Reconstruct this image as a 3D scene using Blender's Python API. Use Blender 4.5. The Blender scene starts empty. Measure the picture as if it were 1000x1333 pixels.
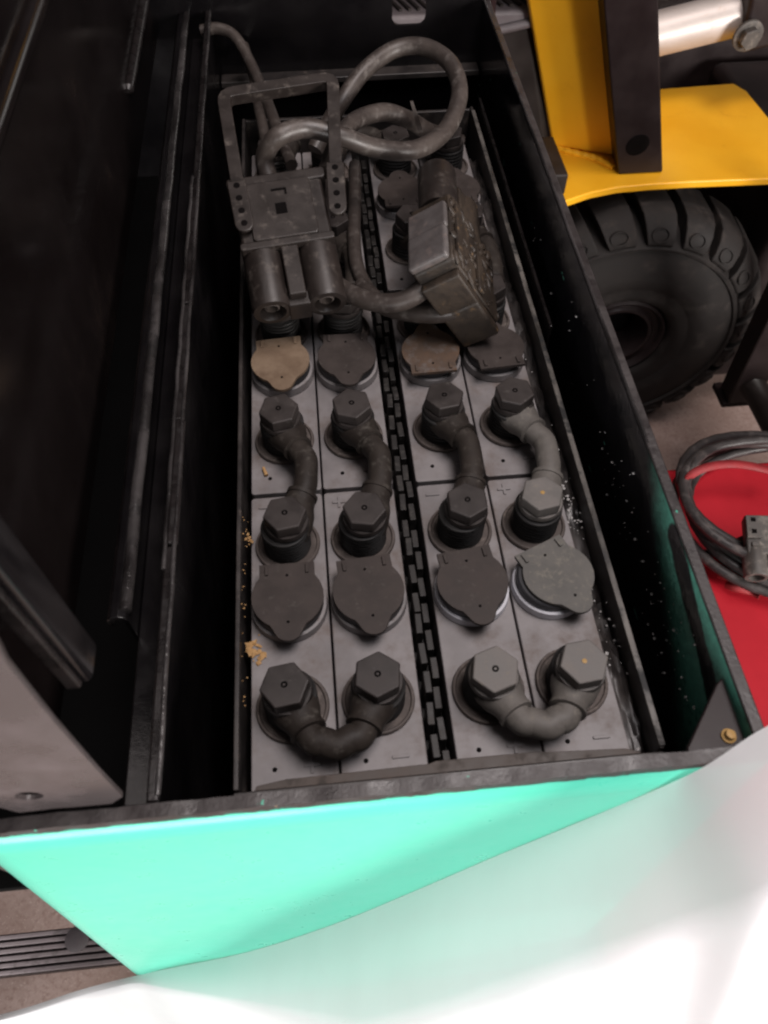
import bpy, math, random
from math import sin, cos, pi, radians
from mathutils import Vector, Matrix
random.seed(7)
SC = bpy.context.scene
COL = SC.collection

# ------------------------------------------------------------------ camera
CAMP = Vector((.0627, -.1143, .4305)); F = 1000.0; PW, PH = 1000.0, 1333.0
CAMR = Matrix.Rotation(radians(-5.3745), 3, 'Z') @ Matrix.Rotation(radians(33.946), 3, 'X') @ Matrix.Rotation(radians(-.105), 3, 'Z')
cam = bpy.data.cameras.new('Camera'); camo = bpy.data.objects.new('Camera', cam); COL.objects.link(camo)
camo.matrix_world = Matrix.Translation(CAMP) @ CAMR.to_4x4()
cam.sensor_fit = 'VERTICAL'; cam.sensor_height = 36.0; cam.sensor_width = 27.0; cam.lens = 36.0 * F / PH
cam.clip_start = .01; cam.clip_end = 100
cam.dof.use_dof = True; cam.dof.focus_distance = .62; cam.dof.aperture_fstop = 11.0
SC.camera = camo

# ------------------------------------------------------------------ light
wd = bpy.data.worlds.new('World'); SC.world = wd; wd.use_nodes = True
bg = wd.node_tree.nodes['Background']; bg.inputs[0].default_value = (.95, .82, .86, 1); bg.inputs[1].default_value = .055
def area(name, loc, target, sx, sy, power, col):
    l = bpy.data.lights.new(name, 'AREA'); l.shape = 'RECTANGLE'; l.size = sx; l.size_y = sy; l.energy = power; l.color = col
    o = bpy.data.objects.new(name, l); COL.objects.link(o); o.location = loc
    o.rotation_euler = (Vector(target) - Vector(loc)).to_track_quat('-Z', 'Y').to_euler(); return o
area('door_light', (-.50, -1.15, .20), (.03, 0, -.12), 1.1, .42, 20.5, (1, .97, .97))
area('door_light_far', (1.9, -1.5, .42), (.6, .95, -.2), 1.0, .6, 98, (1, .94, .90))
area('ceiling_light', (.68, .25, 2.3), (.45, .5, -.2), 1.1, .8, 37, (1, .89, .86))
area('front_cell_fill', (.38, -.02, 1.05), (.18, .10, 0), .4, .35, 3.4, (.98, .96, 1))  # unseen fill lamp, added low over the tray to brighten the front cells
vs = SC.view_settings; vs.view_transform = 'Standard'; vs.look = 'None'; vs.gamma = 1; vs.exposure = 0; vs.use_curve_mapping = False

# ------------------------------------------------------------------ helpers
def ray(u, v): return CAMR @ Vector(((u - PW / 2) / F, -(v - PH / 2) / F, -1))
def onz(u, v, z): d = ray(u, v); return CAMP + d * ((z - CAMP.z) / d.z)
def ony(u, v, y): d = ray(u, v); return CAMP + d * ((y - CAMP.y) / d.y)
def onx(u, v, x): d = ray(u, v); return CAMP + d * ((x - CAMP.x) / d.x)

def catmull(pts, n=8):
    P = [Vector(p) for p in pts]; P = [P[0] * 2 - P[1]] + P + [P[-1] * 2 - P[-2]]; out = []
    for i in range(1, len(P) - 2):
        a, b, c, d = P[i - 1:i + 3]
        for k in range(n):
            t = k / n
            out.append(.5 * ((2 * b) + (c - a) * t + (2 * a - 5 * b + 4 * c - d) * t * t + (3 * b - a - 3 * c + d) * t ** 3))
    out.append(P[-2]); return out

class MB:
    def __init__(s): s.v = []; s.f = []
    def add(s, vs, fs, X=None):
        n = len(s.v)
        for p in vs: s.v.append(tuple(X @ Vector(p)) if X is not None else tuple(p))
        for f in fs: s.f.append(tuple(i + n for i in f))
        return s
    def box(s, lo, hi, X=None):
        x0, y0, z0 = lo; x1, y1, z1 = hi
        return s.add([(x0, y0, z0), (x1, y0, z0), (x1, y1, z0), (x0, y1, z0), (x0, y0, z1), (x1, y0, z1), (x1, y1, z1), (x0, y1, z1)],
                     [(0, 3, 2, 1), (4, 5, 6, 7), (0, 1, 5, 4), (1, 2, 6, 5), (2, 3, 7, 6), (3, 0, 4, 7)], X)
    def prism(s, poly, z0, z1, X=None):
        n = len(poly)
        vs = [(x, y, z0) for x, y in poly] + [(x, y, z1) for x, y in poly]
        fs = [tuple(range(n - 1, -1, -1)), tuple(range(n, 2 * n))] + [(i, (i + 1) % n, n + (i + 1) % n, n + i) for i in range(n)]
        return s.add(vs, fs, X)
    def ring(s, outer, inner, z0, z1, X=None):      # plate with a hole, same vertex count
        n = len(outer)
        vs = [(x, y, z) for z in (z0, z1) for L in (outer, inner) for x, y in L]
        fs = []
        for i in range(n):
            j = (i + 1) % n
            fs += [(i, n + i, n + j, j), (2 * n + i, 2 * n + j, 3 * n + j, 3 * n + i), (i, j, 2 * n + j, 2 * n + i), (n + j, n + i, 3 * n + i, 3 * n + j)]
        return s.add(vs, fs, X)
    def lathe(s, prof, seg=24, X=None):
        vs = []; m = len(prof)
        for k in range(seg):
            a = 2 * pi * k / seg
            for r, z in prof: vs.append((r * cos(a), r * sin(a), z))
        fs = [(k * m + i, ((k + 1) % seg) * m + i, ((k + 1) % seg) * m + i + 1, k * m + i + 1) for k in range(seg) for i in range(m - 1)]
        if prof[0][0] > 1e-6 and True: fs.append(tuple(k * m for k in range(seg - 1, -1, -1)))
        if prof[-1][0] > 1e-6: fs.append(tuple(k * m + m - 1 for k in range(seg)))
        return s.add(vs, fs, X)
    def lathe_open(s, prof, seg=24, X=None):        # closed loop profile
        vs = []; m = len(prof)
        for k in range(seg):
            a = 2 * pi * k / seg
            for r, z in prof: vs.append((r * cos(a), r * sin(a), z))
        fs = [(k * m + i, ((k + 1) % seg) * m + i, ((k + 1) % seg) * m + (i + 1) % m, k * m + (i + 1) % m) for k in range(seg) for i in range(m)]
        return s.add(vs, fs, X)
    def tube(s, pts, r, seg=12, X=None):
        P = [Vector(p) for p in pts]; n = len(P); R = r if isinstance(r, (list, tuple)) else [r] * n
        t = (P[1] - P[0]).normalized(); up = Vector((0, 0, 1)) if abs(t.z) < .9 else Vector((1, 0, 0))
        nn = (up - t * up.dot(t)).normalized(); vs = []
        for i in range(n):
            t2 = (P[min(i + 1, n - 1)] - P[max(i - 1, 0)]).normalized()
            nn = (nn - t2 * nn.dot(t2)).normalized(); b = t2.cross(nn)
            for k in range(seg):
                a = 2 * pi * k / seg; vs.append(P[i] + (nn * cos(a) + b * sin(a)) * R[i])
        fs = [(i * seg + k, i * seg + (k + 1) % seg, (i + 1) * seg + (k + 1) % seg, (i + 1) * seg + k) for i in range(n - 1) for k in range(seg)]
        fs += [tuple(range(seg - 1, -1, -1)), tuple((n - 1) * seg + k for k in range(seg))]
        return s.add(vs, fs, X)
    def mesh(s, name, ang=35):
        m = bpy.data.meshes.new(name); m.from_pydata(s.v, [], s.f); m.validate()
        import bmesh
        b = bmesh.new(); b.from_mesh(m); bmesh.ops.recalc_face_normals(b, faces=b.faces); b.to_mesh(m); b.free()
        m.polygons.foreach_set('use_smooth', [True] * len(m.polygons)); m.set_sharp_from_angle(angle=radians(ang)); return m
    def build(s, name, mat, parent=None, bevel=0, seg=2, ang=35, world=False):
        m = s.mesh(name, ang); m.materials.append(mat); o = bpy.data.objects.new(name, m); COL.objects.link(o)
        if parent:
            o.parent = parent
            if world:
                p = parent; off = Vector((0, 0, 0))
                while p: off += p.location; p = p.parent
                o.location = -off
        if bevel:
            b = o.modifiers.new('bevel', 'BEVEL'); b.width = bevel; b.segments = seg; b.limit_method = 'ANGLE'; b.angle_limit = radians(40); b.harden_normals = True
        return o
def share(o, parent, loc=(0, 0, 0), rot=(0, 0, 0)):
    c = o.copy(); COL.objects.link(c); c.parent = parent; c.location = loc; c.rotation_euler = rot; return c
def tag(o, label, cat=None, group=None, kind=None):
    o['label'] = label
    if cat: o['category'] = cat
    if group: o['group'] = group
    if kind: o['kind'] = kind
    return o
def thing(name, label, cat, loc=(0, 0, 0), group=None):
    o = bpy.data.objects.new(name, None); COL.objects.link(o); o.location = loc; o.empty_display_size = .02
    return tag(o, label, cat, group)
def copy_tree(o, parent=None):
    c = o.copy(); COL.objects.link(c); c.parent = parent
    for ch in o.children: copy_tree(ch, c)
    return c
def circ(cx, cy, r, n=24, a0=0): return [(cx + r * cos(a0 + 2 * pi * k / n), cy + r * sin(a0 + 2 * pi * k / n)) for k in range(n)]
def rrect(x0, y0, x1, y1, r, n=5):
    out = []
    for cx, cy, a in ((x1 - r, y1 - r, 0), (x0 + r, y1 - r, 90), (x0 + r, y0 + r, 180), (x1 - r, y0 + r, 270)):
        for k in range(n): t = radians(a + 90 * k / (n - 1)); out.append((cx + r * cos(t), cy + r * sin(t)))
    return out
def frame(o, x, y, z):
    m = Matrix((x, y, z)).transposed().to_4x4(); m.translation = o; return m

# ------------------------------------------------------------------ materials
class N:
    """tiny node helper"""
    def __init__(s, name):
        s.m = bpy.data.materials.new(name); s.m.use_nodes = True; s.t = s.m.node_tree; s.b = s.t.nodes['Principled BSDF']; s.out = s.t.nodes['Material Output']
        g = s.t.nodes.new('ShaderNodeNewGeometry'); s.pos = g.outputs['Position']; s.nrm = g.outputs['Normal']
    def link(s, a, b): s.t.links.new(a, b)
    def put(s, sock, v):
        if isinstance(v, (int, float)): sock.default_value = v
        elif isinstance(v, tuple): sock.default_value = v if len(v) == len(sock.default_value) else (*v, 1)
        else: s.link(v, sock)
    def math(s, op, a, b=0.0, c=0.0, clamp=False):
        n = s.t.nodes.new('ShaderNodeMath'); n.operation = op; n.use_clamp = clamp
        for i, v in enumerate((a, b, c)): s.put(n.inputs[i], v)
        return n.outputs[0]
    def noise(s, scale, detail=4, rough=.6, dist=0, vec=None, stretch=None):
        n = s.t.nodes.new('ShaderNodeTexNoise'); n.inputs['Scale'].default_value = scale; n.inputs['Detail'].default_value = detail
        n.inputs['Roughness'].default_value = rough; n.inputs['Distortion'].default_value = dist
        v = vec or s.pos
        if stretch:
            mp = s.t.nodes.new('ShaderNodeVectorMath'); mp.operation = 'MULTIPLY'; s.link(v, mp.inputs[0]); mp.inputs[1].default_value = stretch; v = mp.outputs[0]
        s.link(v, n.inputs['Vector']); return n.outputs['Fac']
    def step(s, x, lo, hi):
        n = s.t.nodes.new('ShaderNodeMapRange'); n.interpolation_type = 'SMOOTHSTEP'; s.put(n.inputs[0], x); s.put(n.inputs[1], lo); s.put(n.inputs[2], hi); return n.outputs[0]
    def rng(s, x, a, b, lo=.3, hi=.7):
        n = s.t.nodes.new('ShaderNodeMapRange'); s.put(n.inputs[0], x); s.put(n.inputs[1], lo); s.put(n.inputs[2], hi); s.put(n.inputs[3], a); s.put(n.inputs[4], b); return n.outputs[0]
    def mix(s, f, a, b):
        n = s.t.nodes.new('ShaderNodeMix'); n.data_type = 'RGBA'; s.put(n.inputs[0], f); s.put(n.inputs[6], a); s.put(n.inputs[7], b); return n.outputs[2]
    def xyz(s):
        n = s.t.nodes.new('ShaderNodeSeparateXYZ'); s.link(s.pos, n.inputs[0]); return n.outputs
    def bump(s, h, strength=.3, dist=.001):
        n = s.t.nodes.new('ShaderNodeBump'); n.inputs['Strength'].default_value = strength; n.inputs['Distance'].default_value = dist
        s.link(h, n.inputs['Height']); s.link(n.outputs[0], s.b.inputs['Normal'])
    def set(s, col=None, rough=None, metal=None, spec=None, coat=None):
        for k, v in (('Base Color', col), ('Roughness', rough), ('Metallic', metal), ('Specular IOR Level', spec), ('Coat Weight', coat)):
            if v is not None: s.put(s.b.inputs[k], v)
        return s

def worn(name, c1, c2, scale=40, rough=(.45, .7), bump=.15, dust=None, dscale=120, dlo=.5, dhi=.75, metal=0, spec=.5, fine=900, stretch=None, coat=0):
    n = N(name); a = n.noise(scale, 5, .62, stretch=stretch); col = n.mix(n.step(a, .3, .7), c1, c2); r = n.rng(a, rough[0], rough[1])
    if dust:
        d = n.step(n.noise(dscale, 6, .7), dlo, dhi); col = n.mix(d, col, dust); r = n.math('MULTIPLY_ADD', d, .25, r, clamp=True)
    n.set(col, r, metal, spec, coat)
    if bump: n.bump(n.noise(fine, 3, .6), bump, .0006)
    return n.m

M = {}
M['cell'] = worn('cell_plastic', (0.1615, 0.1494, 0.1500), (0.2444, 0.2275, 0.2285), 22, (.42, .6), .08, dust=(.13, .10, .085), dscale=34, dlo=.44, dhi=.78)
M['cap'] = worn('cap_plastic', (0.0366, 0.0290, 0.0261), (0.0539, 0.0428, 0.0387), 60, (.5, .7), .12, dust=(0.1050, 0.0950, 0.0850), dscale=160, dlo=.56, dhi=.85, spec=0.28)
M['cap_dusty'] = worn('cap_plastic_dusty', (0.0878, 0.0844, 0.0777), (0.1283, 0.1215, 0.1113), 60, (.6, .8), .15, dust=(0.2160, 0.2000, 0.1680), dscale=220, dlo=.5, dhi=.75)
M['cap_tan'] = worn('cap_mud_film', (0.1595, 0.1064, 0.0665), (0.2234, 0.1595, 0.1064), 55, (.7, .85), .2, dust=(.13, .085, .055), dscale=70, dlo=.42, dhi=.75)
M['cap_brown'] = worn('cap_rust_film', (0.0672, 0.0446, 0.0317), (0.1186, 0.0706, 0.0428), 60, (.65, .85), .2, dust=(.14, .12, .11), dscale=110, dlo=.48, dhi=.72)
M['collar'] = worn('collar_plastic', (0.0216, 0.0216, 0.0238), (0.0360, 0.0360, 0.0403), 60, (.35, .55), .05, spec=0.28)
M['ring'] = worn('ring_plastic', (0.1530, 0.1445, 0.1445), (0.2295, 0.2125, 0.2125), 50, (.45, .65), .06, dust=(.14, .11, .10), dscale=70)
M['ring_white'] = worn('ring_plastic_clean', (.52, .52, .56), (.62, .62, .66), 50, (.4, .55), .05, dust=(.3, .28, .27), dscale=80, dlo=.55, dhi=.8)
M['bolt'] = worn('bolt_plastic', (0.0230, 0.0186, 0.0172), (0.0367, 0.0297, 0.0275), 70, (.38, .6), .06, dust=(0.1000, 0.0900, 0.0825), dscale=150, dlo=.58, dhi=.82, spec=.4)
M['bolt_dusty'] = worn('bolt_plastic_dusty', (0.1102, 0.1028, 0.0955), (0.1615, 0.1469, 0.1358), 70, (.5, .7), .1, dust=(0.2100, 0.1820, 0.1470), dscale=140, dlo=.55, dhi=.8)
M['rubber'] = worn('boot_rubber', (0.0191, 0.0149, 0.0127), (0.0346, 0.0275, 0.0228), 50, (.5, .75), .25, dust=(0.1000, 0.0900, 0.0775), dscale=170, dlo=.52, dhi=.8, fine=700, spec=0.28)
M['rubber_dusty'] = worn('boot_rubber_dusty', (0.0911, 0.0829, 0.0746), (0.1409, 0.1284, 0.1160), 50, (.5, .75), .25, dust=(0.1890, 0.1715, 0.1470), dscale=150, dlo=.5, dhi=.78, fine=700)
M['sleeve'] = worn('sleeve_rubber', (0.0130, 0.0122, 0.0122), (0.0252, 0.0238, 0.0230), 60, (.4, .6), .1, spec=0.28)
M['seal'] = worn('seal_rubber', (0.0600, 0.0483, 0.0429), (0.1028, 0.0846, 0.0766), 50, (.5, .75), .2, dust=(.2, .17, .15), dscale=140, spec=0.28)
M['cable'] = worn('cable_rubber', (0.0327, 0.0258, 0.0230), (0.0576, 0.0459, 0.0400), 45, (.34, .5), .12, dust=(0.1440, 0.1260, 0.1140), dscale=120, dlo=.5, dhi=.8, spec=.5)
M['brass'] = worn('brass', (0.3360, 0.2000, 0.0560), (0.4400, 0.2720, 0.0960), 200, (.5, .7), .05, metal=.1)
M['spacer'] = worn('spacer_plastic', (0.0084, 0.0073, 0.0066), (0.0185, 0.0158, 0.0142), 60, (.45, .65), .1, dust=(0.0600, 0.0540, 0.0480), dscale=150)
M['tray'] = worn('tray_paint', (.018, .016, .016), (.045, .038, .035), 40, (.3, .55), .1, dust=(.12, .095, .08), dscale=110, dlo=.55, dhi=.82)
M['lip'] = worn('lip_plastic', (0.0462, 0.0360, 0.0296), (0.0792, 0.0600, 0.0502), 40, (.5, .7), .12, dust=(0.0400, 0.0360, 0.0320), dscale=80)
M['black'] = worn('black_paint', (.004, .0035, .004), (.008, .007, .0075), 18, (.12, .28), .12, fine=240, spec=.5)
M['worn'] = worn('worn_steel_edge', (.03, .027, .024), (.17, .155, .14), 70, (.3, .5), .3, dust=(.012, .012, .012), dscale=45, dlo=.45, dhi=.62, stretch=(1, .3, 1))
M['glint_gloss'] = worn('glint_streak_black', (.006, .005, .005), (.055, .050, .050), 26, (.10, .24), .8, dust=(.01, .009, .009), dscale=18, dlo=.48, dhi=.62, stretch=(1, .5, 1), fine=260)  # pale streaks in the black draw glints along the edges
M['step'] = worn('ribbed_step_metal', (0.2380, 0.1988, 0.2044), (0.3220, 0.2730, 0.2800), 14, (.45, .6), .1, dust=(.12, .10, .10), dscale=40)
M['matt'] = worn('matt_black', (0.0015, 0.0013, 0.0013), (0.0025, 0.0022, 0.0022), 20, (.8, .9), 0, spec=.1)
M['lid'] = worn('lid_black_paint', (.0035, .0025, .0025), (.006, .0045, .0045), 9, (.10, .24), .05, dust=(.014, .009, .007), dscale=9, dlo=.55, dhi=.9, fine=90, spec=.4)
M['edge'] = worn('worn_edge_paint', (.006, .005, .005), (.014, .011, .011), 60, (.16, .38), .3, dust=(.012, .010, .010), dscale=90, dlo=.45, dhi=.7, fine=500)
M['skirt'] = worn('skirt_glare_grey', (0.0461, 0.0384, 0.0384), (0.0730, 0.0634, 0.0634), 6, (.2, .34), .12, dust=(.10, .082, .083), dscale=12, fine=22, stretch=(1, 1, .35))  # dark paint lifted to pinkish grey, its glare put into the colour
M['connector'] = worn('connector_plastic', (0.0145, 0.0110, 0.0096), (0.0222, 0.0166, 0.0145), 55, (.34, .5), .12, dust=(0.0935, 0.0770, 0.0660), dscale=100, dlo=.52, dhi=.8, spec=.45)
M['connector_dirty'] = worn('connector_muddy', (0.0176, 0.0136, 0.0112), (0.0400, 0.0272, 0.0176), 70, (.4, .7), .5, dust=(0.1680, 0.0980, 0.0420), dscale=120, dlo=.58, dhi=.74, fine=350, stretch=(1, .35, 1))
M['connector_light'] = worn('connector_shell_grey', (0.0695, 0.0609, 0.0591), (0.1044, 0.0939, 0.0921), 70, (.35, .5), .15, dust=(.14, .11, .10), dscale=90)
M['hole'] = worn('hole_shade_black', (.003, .0025, .0025), (.005, .004, .004), 60, (.8, .9), 0, spec=.05)  # near-black stands in for shade inside holes; moulded marks use it too
M['yellow'] = worn('yellow_paint', (.86, .41, .014), (.92, .47, .022), 8, (.3, .42), .04, fine=90, dust=(.66, .29, .012), dscale=20, dlo=.55, dhi=.85)
M['blacksteel'] = worn('black_steel', (0.0154, 0.0105, 0.0108), (0.0252, 0.0180, 0.0180), 20, (.35, .5), .05, spec=0.25)
M['chrome'] = worn('cylinder_steel', (.50, .45, .42), (.62, .57, .54), 30, (.42, .55), .05, metal=.35, dust=(.45, .28, .14), dscale=25, dlo=.58, dhi=.8, stretch=(.3, 1, 1))  # brown patches put an orange-brown reflection into the steel colour
M['plastic_dark'] = worn('dark_plastic', (0.0165, 0.0130, 0.0115), (0.0275, 0.0215, 0.0192), 30, (.4, .55), .08, spec=0.25)
M['plastic_grey'] = worn('grey_plastic', (0.1320, 0.1140, 0.1200), (0.1680, 0.1470, 0.1530), 30, (.45, .6), .05)
M['tyre'] = worn('tyre_rubber', (0.0097, 0.0081, 0.0077), (0.0168, 0.0139, 0.0129), 14, (.6, .8), .25, dust=(.045, .037, .033), dscale=30, dlo=.5, dhi=.8, fine=300, spec=0.3)
M['red'] = worn('red_paint', (.33, .006, .014), (.41, .009, .019), 7, (.5, .65), .05, spec=.25, dust=(.26, .008, .014), dscale=16, dlo=.55, dhi=.85, fine=150)
M['redcloth'] = worn('red_webbing', (0.1890, 0.0063, 0.0095), (0.2415, 0.0105, 0.0136), 60, (.6, .8), .3, fine=1500)
M['coil'] = worn('charger_cable_rubber', (0.0263, 0.0232, 0.0232), (0.0450, 0.0398, 0.0390), 30, (.4, .55), .08, dust=(.1, .085, .08), dscale=60, spec=0.3)
M['plug_grey'] = worn('dusty_grey_plug', (0.0542, 0.0478, 0.0430), (0.0828, 0.0748, 0.0668), 40, (.5, .7), .15, dust=(0.2310, 0.2030, 0.1750), dscale=80)
M['crumb'] = worn('crumb', (.36, .20, .075), (.52, .32, .14), 400, (.7, .9), 0)
M['fleck'] = worn('fleck', (0.5208, 0.5040, 0.4872), (0.6720, 0.6552, 0.6384), 300, (.25, .5), 0)  # pale colour gives the stuck specks their bright glints

def m_floor():
    n = N('floor_concrete'); a = n.noise(9, 6, .65); b = n.noise(140, 4, .7); c = n.noise(420, 2, .6)
    col = n.mix(n.step(a, .3, .7), (.25, .175, .148), (.34, .255, .225)); col = n.mix(n.step(b, .45, .72), col, (.22, .145, .12)); col = n.mix(n.step(c, .6, .75), col, (.45, .36, .32))
    n.set(col, .75); n.bump(b, .4, .002); return n.m
M['floor'] = m_floor()

def m_green():
    n = N('green_paint'); a = n.noise(5, 4, .5); b = n.noise(60, 5, .65)
    col = n.mix(n.step(a, .3, .7), (.085, .55, .395), (.105, .61, .44)); col = n.mix(n.step(b, .66, .8), col, (.05, .48, .32))
    n.set(col, n.rng(b, .26, .36), 0, .5); n.bump(n.noise(55, 2, .5), .05, .002); return n.m
M['green'] = m_green()

def m_wall():
    """inside of the side wall: glossy black overspray that leaves the green factory paint bare towards the front corner"""
    n = N('overspray_wall'); X, Y, Z = n.xyz(); nz = n.noise(30, 5, .6); nf = n.noise(190, 4, .7)
    line = n.math('MULTIPLY_ADD', Y, .62, -.016)
    wob = n.math('MULTIPLY_ADD', nz, .030, -.015)
    g = n.step(n.math('ADD', n.math('SUBTRACT', Z, line), wob), -.016, .026)
    # a dry run of black over it
    ax, ay, bx, by = .10, .064, .012, .045
    px = n.math('SUBTRACT', Y, ax); py = n.math('SUBTRACT', Z, ay); dx, dy = bx - ax, by - ay; L2 = dx * dx + dy * dy
    t = n.math('DIVIDE', n.math('ADD', n.math('MULTIPLY', px, dx), n.math('MULTIPLY', py, dy)), L2, clamp=True)
    ex = n.math('SUBTRACT', px, n.math('MULTIPLY', t, dx)); ey = n.math('SUBTRACT', py, n.math('MULTIPLY', t, dy))
    d = n.math('SQRT', n.math('ADD', n.math('MULTIPLY', ex, ex), n.math('MULTIPLY', ey, ey)))
    d = n.math('ADD', d, n.math('MULTIPLY', wob, .35))
    g = n.math('MULTIPLY', g, n.step(d, .0062, .0088))
    g = n.math('MULTIPLY', g, n.rng(nf, .55, 1.0))
    chips = n.math('MULTIPLY', n.step(n.noise(75, 3, .6, stretch=(1, .4, 1)), .70, .74), .6)
    g = n.math('MAXIMUM', g, chips)
    col = n.mix(g, n.mix(n.step(nz, .3, .7), (.006, .006, .007), (.012, .011, .013)), (.13, .46, .35))
    n.set(col, n.math('MULTIPLY_ADD', g, .25, n.rng(nz, .08, .20)), 0, .5); n.bump(n.noise(170, 3, .6), .22, .0008); return n.m
M['wall'] = m_wall()

def m_rim():
    n = N('rim_paint'); a = n.noise(60, 5, .65); b = n.noise(130, 3, .6); X, Y, Z = n.xyz()
    col = n.mix(n.step(a, .3, .7), (.022, .018, .018), (.05, .043, .042))
    col = n.mix(n.step(b, .70, .73), col, (.05, .40, .27)); c = n.noise(95, 4, .7); col = n.mix(n.step(c, .72, .75), col, (.42, .30, .20))
    n.set(col, n.rng(a, .25, .6), 0, .5); n.bump(n.noise(400, 4, .65), .4, .0008); return n.m
M['rim'] = m_rim()

def m_film():
    n = N('plastic_film'); a = n.noise(14, 4, .5, stretch=(1, .5, 1)); t = n.t
    dif = t.nodes.new('ShaderNodeBsdfDiffuse'); dif.inputs[0].default_value = (.86, .88, .89, 1)
    trl = t.nodes.new('ShaderNodeBsdfTranslucent'); trl.inputs[0].default_value = (.86, .88, .89, 1)
    trn = t.nodes.new('ShaderNodeBsdfTransparent'); gl = t.nodes.new('ShaderNodeBsdfGlossy'); gl.inputs['Roughness'].default_value = .45
    m1 = t.nodes.new('ShaderNodeMixShader'); m1.inputs[0].default_value = .18; n.link(dif.outputs[0], m1.inputs[1]); n.link(trl.outputs[0], m1.inputs[2])
    m2 = t.nodes.new('ShaderNodeMixShader'); n.link(n.rng(a, .07, .14), m2.inputs[0]); n.link(m1.outputs[0], m2.inputs[1]); n.link(trn.outputs[0], m2.inputs[2])
    m3 = t.nodes.new('ShaderNodeMixShader'); m3.inputs[0].default_value = .04; n.link(m2.outputs[0], m3.inputs[1]); n.link(gl.outputs[0], m3.inputs[2])
    n.link(m3.outputs[0], n.out.inputs['Surface']); t.nodes.remove(n.b); return n.m
M['film'] = m_film()

# ------------------------------------------------------------------ setting
FZ = -.77
fl = MB().add([(-4, -4, FZ), (5, -4, FZ), (5, 6, FZ), (-4, 6, FZ)], [(0, 1, 2, 3)]).build('floor', M['floor']); fl['kind'] = 'structure'; fl['label'] = 'brownish concrete workshop floor'

# ------------------------------------------------------------------ truck body with the battery compartment
RZ = .07                                   # rim height above the cell tops
body = thing('truck_body', 'green truck body with a black painted battery compartment', 'truck body', (.1, -.03, FZ))
XL, XR, YF, YB = -.031, .2465, -.0215, .745
def strip_wall(poly, ax, t, name, mat):     # wall in plane x=const or y=const
    pass
MB().box((XR, YF - .005, -.60), (XR + .005, YB + .03, RZ)).build('side_wall', M['wall'], body, .0012, world=True)
MB().box((XR - .0004, YF - .0054, RZ + .0003), (XR + .0062, YB + .03, RZ + .0028)).build('side_rim', M['rim'], body, .001, world=True)
MB().box((XL - .006, YF - .0002, -.60), (XL, YB + .03, RZ - .001)).build('side_wall', M['black'], body, .0012, world=True)
# left rim: three weld-stepped lengths
for y0, y1, dx, dz in ((YF + .001, .115, .0, .0), (.1155, .205, .0012, .0015), (.2055, .31, -.001, .0005), (.3105, YB + .02, .001, .001)):
    MB().box((XL - .0052 + dx, y0, RZ - .0004), (XL + .0006 + dx, y1, RZ + .0024 + dz)).build('side_rim', M['edge'], body, .0014, world=True)
MB().box((-.20, YF + .002, -.108), (XL - .0062, 1.3, -.10)).build('gap_blackout_sheet', M['matt'], body, .001, world=True)  # near-black sheet added so the gap by the cover stays in shade
MB().box((-.132, YF - .0045, -.60), (-.1004, YF, RZ - .003)).build('front_wall', M['black'], body, .001, world=True)
for xx, ya_, yb_ in ((XL + .0002, YF + .004, YB), (XL - .0048, .10, .46)):
    MB().tube([(xx + .0003 * sin(k * 1.9), ya_ + (yb_ - ya_) * k / 30, RZ + .0028 + .0002 * sin(k * 2.7)) for k in range(31)], .0013, 8).build('rim_glint_bead', M['glint_gloss'], body, world=True, ang=60)  # thin beads added to carry a glint line along the left rim
MB().tube([(XR + .0002 + .0002 * sin(k * 1.7), .16 + .6 * k / 30, RZ + .0026 + .0002 * sin(k * 2.3)) for k in range(31)], .0011, 8).build('rim_glint_bead', M['glint_gloss'], body, world=True, ang=60)  # bead added for the bright line on the right rim
# front wall and its rim
MB().box((-.1, YF - .005, -.60), (XR - .0005, YF, RZ)).build('front_wall', M['black'], body, .001, world=True)
rim = MB(); nseg = 60; prof = []
for i in range(nseg + 1):
    x = -.132 + (XR + .005 + .132) * i / nseg
    w = .0008 * sin(i * 1.7) + .0006 * sin(i * 4.1 + 1)
    prof.append((x, w, .0007 * sin(i * .9) + .0005 * sin(i * 2.3)))
vs_, fs_ = [], []
for x, w, h in prof: vs_ += [(x, YF + .0006, RZ - .002), (x, YF + .0006, RZ + .002 + h), (x, YF - .0056, RZ + .002 + h), (x, YF - .0066, RZ - .0035 + w * 2.2)]
for i in range(nseg):
    for k in range(4): fs_.append((i * 4 + k, (i + 1) * 4 + k, (i + 1) * 4 + (k + 1) % 4, i * 4 + (k + 1) % 4))
fs_ += [(0, 1, 2, 3), (nseg * 4 + 3, nseg * 4 + 2, nseg * 4 + 1, nseg * 4)]
rim.add(vs_, fs_).build('front_rim', M['rim'], body, 0, world=True)
# rear wall with its rounded hand hole
hc = ony(533, -6, YB); out = rrect(-.3, -.60, .26, .34, .001, 6)
hole = rrect(hc.x - .0175, hc.z - .027, hc.x + .0175, hc.z + .027, .008, 6)
def yplane(y): return frame(Vector((0, y, 0)), Vector((1, 0, 0)), Vector((0, 0, 1)), Vector((0, -1, 0)))
MB().ring(out, hole, -.002, .002, yplane(YB)).build('rear_wall', M['black'], body, 0, world=True)
MB().box((XL + .001, YB - .02, .006), (XR - .001, YB - .0025, .012)).build('rear_ledge', M['tray'], body, .001, world=True)
MB().box((.2318, .32, -.05), (.2345, .655, .02)).build('guide_rail', M['edge'], body, .0008, world=True)
MB().box((XL + .001, YF + .001, -.50), (XR - .001, YB - .003, -.49)).build('compartment_floor', M['black'], body, world=True)
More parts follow.
